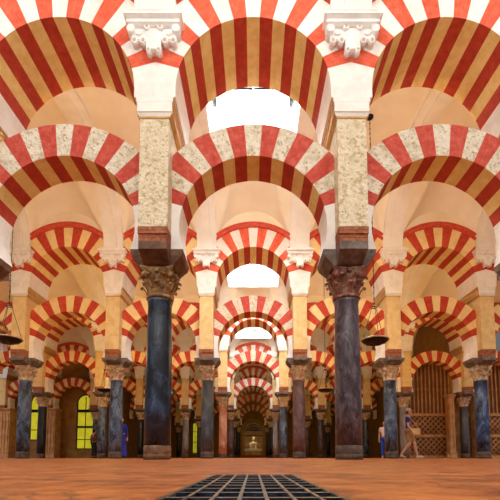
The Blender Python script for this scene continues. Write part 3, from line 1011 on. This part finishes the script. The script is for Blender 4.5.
def screen(b, label):
    t = thing('timber_screen', label, 'screen', (b, SYY, 0), 'carved timber screens at right')
    mb = MB()
    for x in (-1.2, 1.08): mb.box(x, x + .12, -.06, .06, 0, 4.9)
    for z in (0, 1.05, 2.12, 4.78): mb.box(-1.2, 1.2, -.07, .07, z, z + .14)
    build(mb, 'frame', M['screen'], t)
    mb = MB(); mb.box(-1.08, 1.08, .02, .05, .1, 4.8); build(mb, 'backing', M['screen_dark'], t)
    mb = MB()
    for k in range(11):
        x = -1.0 + 2.0 * k / 10
        mb.lathe([(.035, 2.26), (.05, 2.3), (.03, 2.36), (.045, 2.9), (.03, 3.4), (.05, 3.5), (.03, 3.6), (.045, 4.2), (.03, 4.72), (.045, 4.78)], 8, 0, x, -.01)
    build(mb, 'spindles', M['screen'], t)['kind'] = 'stuff'
    mb = MB()
    for (z0, z1) in ((.14, 1.05), (1.19, 2.12)):
        n = 8
        for k in range(-n, n + 1):      # diagonal lattice clipped to the panel
            for sgn in (1, -1):
                x0 = k * .27; pts = []
                xa = x0; xb = x0 + sgn * (z1 - z0)
                t0, t1 = 0.0, 1.0
                for lim in (-1.07, 1.07):
                    if xb != xa:
                        tt = (lim - xa) / (xb - xa)
                        inside_a = (xa - lim) * (1 if lim < 0 else -1) >= 0
                        inside_b = (xb - lim) * (1 if lim < 0 else -1) >= 0
                        if not inside_a and not inside_b: t0, t1 = 1, 0
                        elif not inside_a: t0 = max(t0, tt)
                        elif not inside_b: t1 = min(t1, tt)
                if t1 - t0 > .05:
                    mb.tube((xa + (xb - xa) * t0, -.01 * sgn, z0 + (z1 - z0) * t0), (xa + (xb - xa) * t1, -.01 * sgn, z0 + (z1 - z0) * t1), .026, 5)
    build(mb, 'lattice', M['screen'], t)


screen(9, 'brown carved timber lattice screen under third-arcade arch, behind the person in blue')
screen(12, 'brown carved timber lattice screen at the right edge, behind the bright blue column')
wall_box('wall_screen', 10.16, 10.84, SYY + .19, SYY + .5, 0, 3.2, M['pier'])


def halfpilaster(x, label):
    t = thing('stone_pilaster', label, 'pilaster', (x, ROWY[2] + .1, 0), 'stone pilasters beside the timber screens')
    mb = MB(); mb.box(-.14, .14, -.2, .2, .3, 2.95)
    for xx in (-.07, .07): mb.box(xx - .03, xx + .03, -.23, -.19, .4, 2.85)
    build(mb, 'shaft', M['pier'], t)
    mb = MB(); mb.box(-.18, .18, -.25, .22, 0, .3); bevel(build(mb, 'plinth', M['pier'], t), .015)
    mb = MB(); mb.frustum((-.15, .15, -.21, .2, 2.95), (-.2, .2, -.28, .22, 3.1)); mb.box(-.2, .2, -.28, .22, 3.1, 3.16); build(mb, 'capital', M['pier'], t)


halfpilaster(9.85, 'narrow brown stone pilaster left of the slate grey column by the timber screen')
halfpilaster(11.12, 'pale stone pilaster just left of the bright blue column at right')


# ------------------------------------------------------------------ hanging lamps
def hanging_lamp(x, y, zd, ztop, label):
    t = thing('hanging_lamp', label, 'lamp', (x, y, 0), 'hanging dish lamps')
    mb = MB()
    mb.lathe([(.02, zd - .115), (.10, zd - .113), (.20, zd - .10), (.27, zd - .07), (.315, zd - .02), (.325, zd), (.32, zd + .005), (.29, zd - .022), (.2, zd - .07), (.08, zd - .1), (.01, zd - .105)], 28)
    for k in range(8):
        a = 2 * PI * k / 8
        mb.tube((.05 * math.cos(a), .05 * math.sin(a), zd - .116), (.24 * math.cos(a), .24 * math.sin(a), zd - .086), .012, 6)
    build(mb, 'dish', M['bronze'], t)
    mb = MB(); mb.torus((0, 0, zd), .325, .018, 32, 6); build(mb, 'rim', M['bronze_rim'], t)
    mb = MB()
    for k in range(3):
        a = 2 * PI * k / 3 + .5
        mb.tube((.31 * math.cos(a), .31 * math.sin(a), zd), (.06 * math.cos(a), .06 * math.sin(a), zd + .82), .007, 6)
    mb.tube((0, 0, zd + .8), (0, 0, ztop - .02), .008, 6)
    for k in range(int((ztop - zd - .9) / .14)):
        mb.tube((0, 0, zd + .9 + k * .14), (0, 0, zd + .94 + k * .14), .014, 6)
    build(mb, 'chain', M['iron'], t)
    mb = MB(); mb.torus((0, 0, zd + .82), .07, .012, 16, 6); build(mb, 'ring', M['iron'], t)
    mb = MB(); mb.lathe([(.03, ztop - .09), (.09, ztop - .05), (.10, ztop - .02), (.07, ztop)], 16); build(mb, 'ceiling_rose', M['iron'], t)
    mb = MB()
    for k in range(5):
        a = 2 * PI * k / 5
        mb.lathe([(.008, zd - .02), (.022, zd + .0), (.014, zd + .03), (.003, zd + .05)], 8, 0, .2 * math.cos(a), .2 * math.sin(a))
    build(mb, 'flame', M['flame'], t)


MID = [(ROWY[k] + ROWY[k + 1]) / 2 for k in range(5)]
ZC = Z_SPR + VRISE
hanging_lamp(3.0, MID[0], 2.92, ZC, 'dark dish lamp on a long chain, right of the nearest purple grey column')
hanging_lamp(-6.05, MID[0], 2.95, ZC, 'dark dish lamp cut by the left edge of the picture')
hanging_lamp(-6.15, MID[1], 2.85, ZC, 'dark dish lamp hanging left of the second-arcade blue grey column')
hanging_lamp(3.0, MID[1], 2.85, ZC, 'dark dish lamp hanging just left of the nearest purple grey column')

# ------------------------------------------------------------------ people
SKIN = stone('skin', [(0.3, (206, 150, 120)), (0.7, (226, 176, 146))], 6, rough=0.55)
EYE = stone('eye', [(0.3, (30, 22, 18)), (0.7, (50, 38, 30))], 6, rough=0.3)


def skin_mesh(name, chains, levels=1):
    """chains: list of [(point, radius), ...]; chains starting with an int index reuse that vertex of the first chains"""
    vs, es, rad, roots = [], [], [], []
    named = {}
    for ch in chains:
        prev = None
        for (nm, p, r) in ch:
            if nm in named and p is None:
                prev = named[nm]; continue
            i = len(vs); vs.append(p); rad.append(r); named[nm] = i
            if prev is not None: es.append((prev, i))
            else: roots.append(i)
            prev = i
    me = bpy.data.meshes.new(name); me.from_pydata(vs, es, [])
    o = bpy.data.objects.new(name, me); COL.objects.link(o)
    o.modifiers.new('skin', 'SKIN').use_smooth_shade = True
    if not me.skin_vertices: me.skin_vertices.new()
    sv = me.skin_vertices[0].data
    for i, r in enumerate(rad):
        sv[i].radius = (r, r) if not isinstance(r, tuple) else r
        sv[i].use_root = i in roots
    sb = o.modifiers.new('sub', 'SUBSURF'); sb.levels = levels; sb.render_levels = levels
    dg = bpy.context.evaluated_depsgraph_get()
    out = bpy.data.meshes.new_from_object(o.evaluated_get(dg))
    bpy.data.objects.remove(o); bpy.data.meshes.remove(me)
    return out


def head_bm(bm, c, R=1.0):
    """head facing -y, eyes at half height"""
    g = bmesh.ops.create_uvsphere(bm, u_segments=20, v_segments=16, radius=1.0)
    for v in g['verts']:
        x, y, z = v.co
        w = 1.0 - .28 * max(0, -z) ** 1.3
        nx, ny, nz = .075 * x * w, .095 * y * (1 - .12 * max(0, -z)), .118 * z
        if y < -.3:
            if abs(x) < .22 and -.32 < z < .12: ny -= .020 * (1 - abs(x) / .22) * (1 - max(0, z + .1) / .22)      # nose
            if .2 < abs(x) < .55 and .0 < z < .26: ny += .010                     # sockets
            if abs(x) < .35 and -.62 < z < -.45: ny -= .006                       # lips
            if abs(x) < .4 and z < -.75: ny -= .010                               # chin
        v.co = Vector((nx, ny, nz)) * R + Vector(c)
    for s in (-1, 1):
        e = bmesh.ops.create_uvsphere(bm, u_segments=8, v_segments=6, radius=1.0)
        for v in e['verts']:
            v.co = Vector((v.co.x * .012 + s * .076, v.co.y * .024 + .008, v.co.z * .034 - .005)) * R + Vector(c)
    for s in (-1, 1):
        e = bmesh.ops.create_uvsphere(bm, u_segments=8, v_segments=6, radius=.012 * R)
        for v in e['verts']: v.co += Vector((s * .03, -.082, .016)) * R + Vector(c)
        for f in {f for v in e['verts'] for f in v.link_faces}: f.material_index = 1
    for f in bm.faces: f.smooth = True


def person(label, loc, rz, top, bottom, hair, shoes, pose='stand', skirt=None, sleeves='short', cap=None, shorts=False, h=1.68):
    k = h / 1.70
    t = thing('person', label, 'person', loc, None, rz)
    t.scale = (k, k, k)
    V = Vector
    if pose == 'walk':
        hipL, kneeL, ankL, toeL = V((.09, 0, .90)), V((.095, -.17, .52)), V((.095, -.25, .09)), V((.10, -.40, .05))
        hipR, kneeR, ankR, toeR = V((-.09, 0, .90)), V((-.09, -.02, .49)), V((-.09, .27, .13)), V((-.09, .16, .035))
    else:
        hipL, kneeL, ankL, toeL = V((.09, 0, .90)), V((.10, -.02, .49)), V((.105, .02, .09)), V((.12, -.13, .035))
        hipR, kneeR, ankR, toeR = V((-.09, 0, .90)), V((-.10, -.02, .49)), V((-.105, .02, .09)), V((-.12, -.13, .035))
    shL, shR = V((.185, .01, 1.39)), V((-.185, .01, 1.39))
    if pose == 'walk':      # one forearm raised across the chest, the other swinging
        elL, wrL, dL = V((.25, .02, 1.12)), V((.10, -.22, 1.16)), V((-.75, -.55, .25)).normalized()
        elR, wrR, dR = V((-.25, -.02, 1.11)), V((-.25, -.17, .90)), V((0, -.35, -1)).normalized()
    else:
        elL, wrL, dL = V((.235, .03, 1.11)), V((.24, -.06, .87)), V((0, -.2, -1)).normalized()
        elR, wrR, dR = V((-.235, .03, 1.11)), V((-.24, -.06, .87)), V((0, -.2, -1)).normalized()
    ch = [[('pel', V((0, 0, .93)), (.13, .10)), ('bel', V((0, -.01, 1.08)), (.125, .095)), ('che', V((0, -.005, 1.28)), (.145, .105)), ('nb', V((0, .01, 1.42)), .075), ('nt', V((0, .0, 1.50)), .052), ('hd', V((0, -.01, 1.58)), .055)]]
    for s, hp, kn, an, to in (('L', hipL, kneeL, ankL, toeL), ('R', hipR, kneeR, ankR, toeR)):
        ch.append([('pel', None, 0), ('hip' + s, hp, .095), ('th' + s, (hp + kn) / 2, .083), ('kn' + s, kn, .057), ('ca' + s, kn.lerp(an, .35) + V((0, .015, 0)), .056), ('an' + s, an, .036), ('to' + s, to, .036)])
    for s, sh, el, wr, d in (('L', shL, elL, wrL, dL), ('R', shR, elR, wrR, dR)):
        ch.append([('che', None, 0), ('sh' + s, sh, .062), ('ua' + s, (sh + el) / 2, .05), ('el' + s, el, .039), ('fa' + s, el.lerp(wr, .4), .038), ('wr' + s, wr, .025), ('pa' + s, wr + d * .07, (.034, .018))])
        side = d.cross(V((0, 1, 0)) if abs(d.y) < .7 else V((0, 0, 1))).normalized()
        inn = side.cross(d).normalized()
        base = wr + d * .06
        for q, (off, ln) in enumerate(((-.027, .066), (-.009, .078), (.009, .074), (.026, .058))):
            p0 = base + side * off
            ch.append([(f'f{s}{q}a', p0, .0095), (f'f{s}{q}b', p0 + d * ln * .55, .009), (f'f{s}{q}c', p0 + d * ln * .9 + inn * .012, .0085), (f'f{s}{q}d', p0 + d * ln * 1.15 + inn * .03, .0075)])
        p0 = wr + d * .025 + side * -.022
        ch.append([(f't{s}a', p0, .011), (f't{s}b', p0 - side * .03 + d * .025, .0105), (f't{s}c', p0 - side * .042 + d * .058, .009)])
    me = skin_mesh('body', ch)
    bm = bmesh.new(); bm.from_mesh(me)
    head_bm(bm, (0, -.02, 1.61))
    bm.to_mesh(me); bm.free()
    me.materials.clear(); me.materials.append(SKIN); me.materials.append(EYE)
    link('body', me, t)
    # hair
    bm = bmesh.new()
    g = bmesh.ops.create_uvsphere(bm, u_segments=18, v_segments=14, radius=1.0)
    dele = []
    for v in g['verts']:
        x, y, z = v.co
        v.co = Vector((x * .083, y * .103 + .008, z * .125 + .012)) + Vector((0, -.02, 1.61))
        if y < -.25 and z < .45 or z < -.45: dele.append(v)
    bmesh.ops.delete(bm, geom=dele, context='VERTS')
    me = bpy.data.meshes.new('hair'); bm.to_mesh(me); bm.free(); me.materials.append(hair)
    for p in me.polygons: p.use_smooth = True
    ho = link('hair', me, t)
    so = ho.modifiers.new('thick', 'SOLIDIFY'); so.thickness = .012
    if cap:
        mb = MB(); mb.lathe([(.092, 1.655), (.094, 1.69), (.08, 1.735), (.045, 1.765), (.01, 1.772)], 18, 0, 0, -.012)
        mb.box(-.07, .07, -.19, -.08, 1.655, 1.667)
        build(mb, 'cap', cap, t)
    # top
    e = .016
    ch = [[('pel', V((0, 0, .90)), (.148, .118)), ('bel', V((0, -.01, 1.08)), (.142, .112)), ('che', V((0, -.005, 1.28)), (.160, .120)), ('nb', V((0, .01, 1.425)), .082)]]
    for s, sh, el, wr in (('L', shL, elL, wrL), ('R', shR, elR, wrR)):
        c2 = [('che', None, 0), ('sh' + s, sh, .078), ('ua' + s, sh.lerp(el, .6), .066)]
        if sleeves == 'long': c2 += [('el' + s, el, .054), ('fa' + s, el.lerp(wr, .5), .05), ('wr' + s, el.lerp(wr, .95), .04)]
        ch.append(c2)
    me = skin_mesh('shirt', ch); me.materials.clear(); me.materials.append(top); link('shirt', me, t)
    if skirt:
        mb = MB(); n = 28; rings = []
        for (rx, ry, z) in ((.15, .12, 1.02), (.175, .14, .9), (.20, .17, .6), (.24, .21, .3), (.27, .24, .08)):
            rings.append([mb.vert((rx * math.cos(2 * PI * j / n) * (1 + .05 * math.cos(9 * 2 * PI * j / n) * (1.0 - z)), ry * math.sin(2 * PI * j / n) * (1 + .05 * math.cos(9 * 2 * PI * j / n) * (1.0 - z)), z)) for j in range(n)])
        for a, b in zip(rings, rings[1:]):
            for j in range(n): mb.face((a[j], a[(j + 1) % n], b[(j + 1) % n], b[j]), 0, True)
        build(mb, 'skirt', skirt, t)
    else:
        ch = [[('pel', V((0, 0, .96)), (.142, .112))]]
        for s, hp, kn, an in (('L', hipL, kneeL, ankL), ('R', hipR, kneeR, ankR)):
            c2 = [('pel', None, 0), ('hip' + s, hp, .112), ('th' + s, (hp + kn) / 2, .098)]
            c2 += [('kn' + s, hp.lerp(kn, .92), .088)] if shorts else [('kn' + s, kn, .074), ('ca' + s, kn.lerp(an, .4), .07), ('an' + s, kn.lerp(an, .97), .058)]
            ch.append(c2)
        me = skin_mesh('trousers', ch); me.materials.clear(); me.materials.append(bottom); link('shorts' if shorts else 'trousers', me, t)
    for an, to in ((ankL, toeL), (ankR, toeR)):
        d = (to - an); d.z = 0; d.normalize()
        heel = an - d * .05; heel.z = max(.038, an.z - .05)
        tip = to + d * .06; tip.z = max(.034, to.z)
        me = skin_mesh('shoe', [[('a', heel, .040), ('b', heel.lerp(tip, .55), (.046, .038)), ('c', tip, (.040, .03))]])
        me.materials.clear(); me.materials.append(shoes); link('shoe', me, t)
    return t


def cloth(name, c, var=14):
    return stone(name, [(0.3, tuple(max(0, v - var) for v in c)), (0.7, tuple(min(255, v + var) for v in c))], 9, rough=0.85)


HB, HD = cloth('hair_brown', (70, 46, 30), 10), cloth('hair_dark', (30, 24, 22), 6)
SHO = cloth('shoe_pale', (196, 186, 168)); SHD = cloth('shoe_dark', (38, 34, 34), 6)
person('person walking in a blue t-shirt, tan shorts and pale cap, before the timber screen', (5.40, 13.7, 0), math.radians(62),
       cloth('tee_blue', (40, 46, 120)), cloth('shorts_tan', (186, 150, 96)), HB, SHO, 'walk', cap=cloth('cap_pale', (196, 160, 150)), shorts=True, h=1.68)
person('person in a white top and bright blue trousers, half hidden by a blue grey column', (6.02, 18.1, 0), math.radians(-20),
       cloth('top_white', (232, 214, 206)), cloth('trouser_blue', (36, 78, 196)), HB, SHO, 'stand', h=1.66)
person('person in a long royal blue dress, half hidden behind a blue grey column at left', (-5.48, 16.4, 0), math.radians(25),
       cloth('dress_top', (34, 44, 150)), cloth('dress_low', (30, 40, 150)), HD, SHD, 'stand', skirt=cloth('dress_skirt', (30, 40, 150)), sleeves='long', h=1.66)
person('person in a dull red top and dark trousers before the yellow windows at left', (-9.75, 24.2, 0), math.radians(150),
       cloth('top_red', (120, 56, 44)), cloth('trouser_dark', (34, 30, 34), 8), HD, SHD, 'stand', sleeves='long', h=1.68)
# shoulder bag on the walking person's hip
bg = thing('shoulder_bag', 'tan shoulder bag at the hip of the person in the blue t-shirt', 'bag', (5.40 + .14, 13.7 - .24, .80), None, 0)
mb = MB(); mb.frustum((-.15, .15, -.05, .05, 0), (-.13, .13, -.035, .035, .22)); BAGM = cloth('bag_tan', (206, 168, 108))
bevel(build(mb, 'pouch', BAGM, bg), .02)
mb = MB(); mb.frustum((-.14, .14, -.058, .0, .1), (-.135, .135, -.05, .0, .225)); build(mb, 'flap', BAGM, bg)
mb = MB()
for a, b in (((-.12, 0, .2), (-.18, .03, .46)), ((-.18, .03, .46), (-.23, .08, .66)), ((.12, 0, .2), (-.04, .04, .46)), ((-.04, .04, .46), (-.23, .08, .66))):
    mb.tube(a, b, .011, 6)
build(mb, 'strap', BAGM, bg)


# ------------------------------------------------------------------ light
def area(name, loc, sx, sy, w, col, rot=(0, 0, 0)):
    l = bpy.data.lights.new(name, 'AREA'); l.shape = 'RECTANGLE'; l.size = sx; l.size_y = sy; l.energy = w; l.color = col
    o = bpy.data.objects.new(name, l); COL.objects.link(o); o.location = loc; o.rotation_euler = rot
    return o


def point(name, loc, w, col, rad=.06):
    l = bpy.data.lights.new(name, 'POINT'); l.energy = w; l.color = col; l.shadow_soft_size = rad
    o = bpy.data.objects.new(name, l); COL.objects.link(o); o.location = loc
    return o


def spot(name, loc, w, col, up, cone=140):
    l = bpy.data.lights.new(name, 'SPOT'); l.energy = w; l.color = col; l.shadow_soft_size = .06
    l.spot_size = math.radians(cone); l.spot_blend = .6
    o = bpy.data.objects.new(name, l); COL.objects.link(o); o.location = loc
    o.rotation_euler = (math.radians(90 + up), 0, 0)
    return o


DAY = (0.88, 0.95, 1.0); WARM = (1.0, 0.60, 0.17)
for k, e in ((0, 900), (1, 900), (2, 650)):
    L = LANT[k + 1]
    area('skylight', (0, MID[k] + (L[1] + L[2]) / 2, 10.27), 2.1, L[2] - L[1] - .1, e, DAY)
# the nave the camera lies in
for x in (-4.5, 0, 4.5):
    area('skylight', (x, 3.0, 8.1), 2.4, 1.3, 62, (1.0, .985, .96), (math.radians(46), 0, 0))
for x in (-4.5, -1.5, 1.5, 4.5):
    spot('added_fill', (x, ROWY[0] - 6.7 + .66, 4.6), 210, (1.0, .95, .86), 30)  # added fill from behind the camera, no fixture there
# oil lamps
for (x, y) in ((3, MID[0]), (-6.05, MID[0]), (-6.15, MID[1]), (3, MID[1])):
    point('lamp_light', (x, y, 3.12), 70, WARM, .12)
# added fill lights without fixtures, hidden behind the pillars
for r in range(0, 5):
    for x in COLS[r]:
        if abs(x) > 2 and abs(x) < 9:
            spot('added_fill', (x, ROWY[r] + .66, 4.6), (250, 200, 80, 30, 20)[r], WARM, 35)
for r in (0, 1, 2):
    for x in (-1.5, 1.5):
        spot('added_fill', (x, ROWY[r] + .66, 4.7), (130, 90, 30)[r], (.96, .97, 1.0), 40)  # added cool fill to brighten the centre bays
for r in (3, 4, 5):
    for x in (-1.5, 1.5):
        point('added_fill', (x, ROWY[r] + .66, 4.4), 22, (1.0, .74, .22), .06)  # added yellow fill for the far rows, no fixture

point('added_chapel_light', (0, 46.3, 2.3), 16, (1.0, .92, .74), .05)  # added light without a fixture, brightens the altar
# overcast sky, brightest overhead
w = bpy.data.worlds.new('sky'); SC.world = w; w.use_nodes = True
nt = w.node_tree; bgn = nt.nodes['Background']
tc = nt.nodes.new('ShaderNodeTexCoord'); sx = nt.nodes.new('ShaderNodeSeparateXYZ')
mr = nt.nodes.new('ShaderNodeMapRange'); mr.interpolation_type = 'SMOOTHSTEP'
mr.inputs['From Min'].default_value = .25; mr.inputs['From Max'].default_value = .6
mr.inputs['To Min'].default_value = .14; mr.inputs['To Max'].default_value = 2.5
nt.links.new(tc.outputs['Generated'], sx.inputs[0]); nt.links.new(sx.outputs['Z'], mr.inputs['Value'])
nt.links.new(mr.outputs[0], bgn.inputs['Strength'])
bgn.inputs['Color'].default_value = (0.97, .98, 1.0, 1)

# ------------------------------------------------------------------ camera
cam = bpy.data.cameras.new('camera'); co = bpy.data.objects.new('camera', cam); COL.objects.link(co)
co.location = (0, 0, .035)
co.rotation_euler = (math.radians(90 + 4.4), 0, 0)
cam.sensor_width = 36; cam.lens = 395.63 / 500 * 36
cam.shift_x = -(253.2 - 250) / 500
cam.shift_y = (426.96 - 250) / 500
cam.clip_start = .01; cam.clip_end = 200
SC.camera = co
vs = SC.view_settings
vs.view_transform = 'Standard'; vs.look = 'None'; vs.exposure = 0.0; vs.gamma = 1.0; vs.use_curve_mapping = False
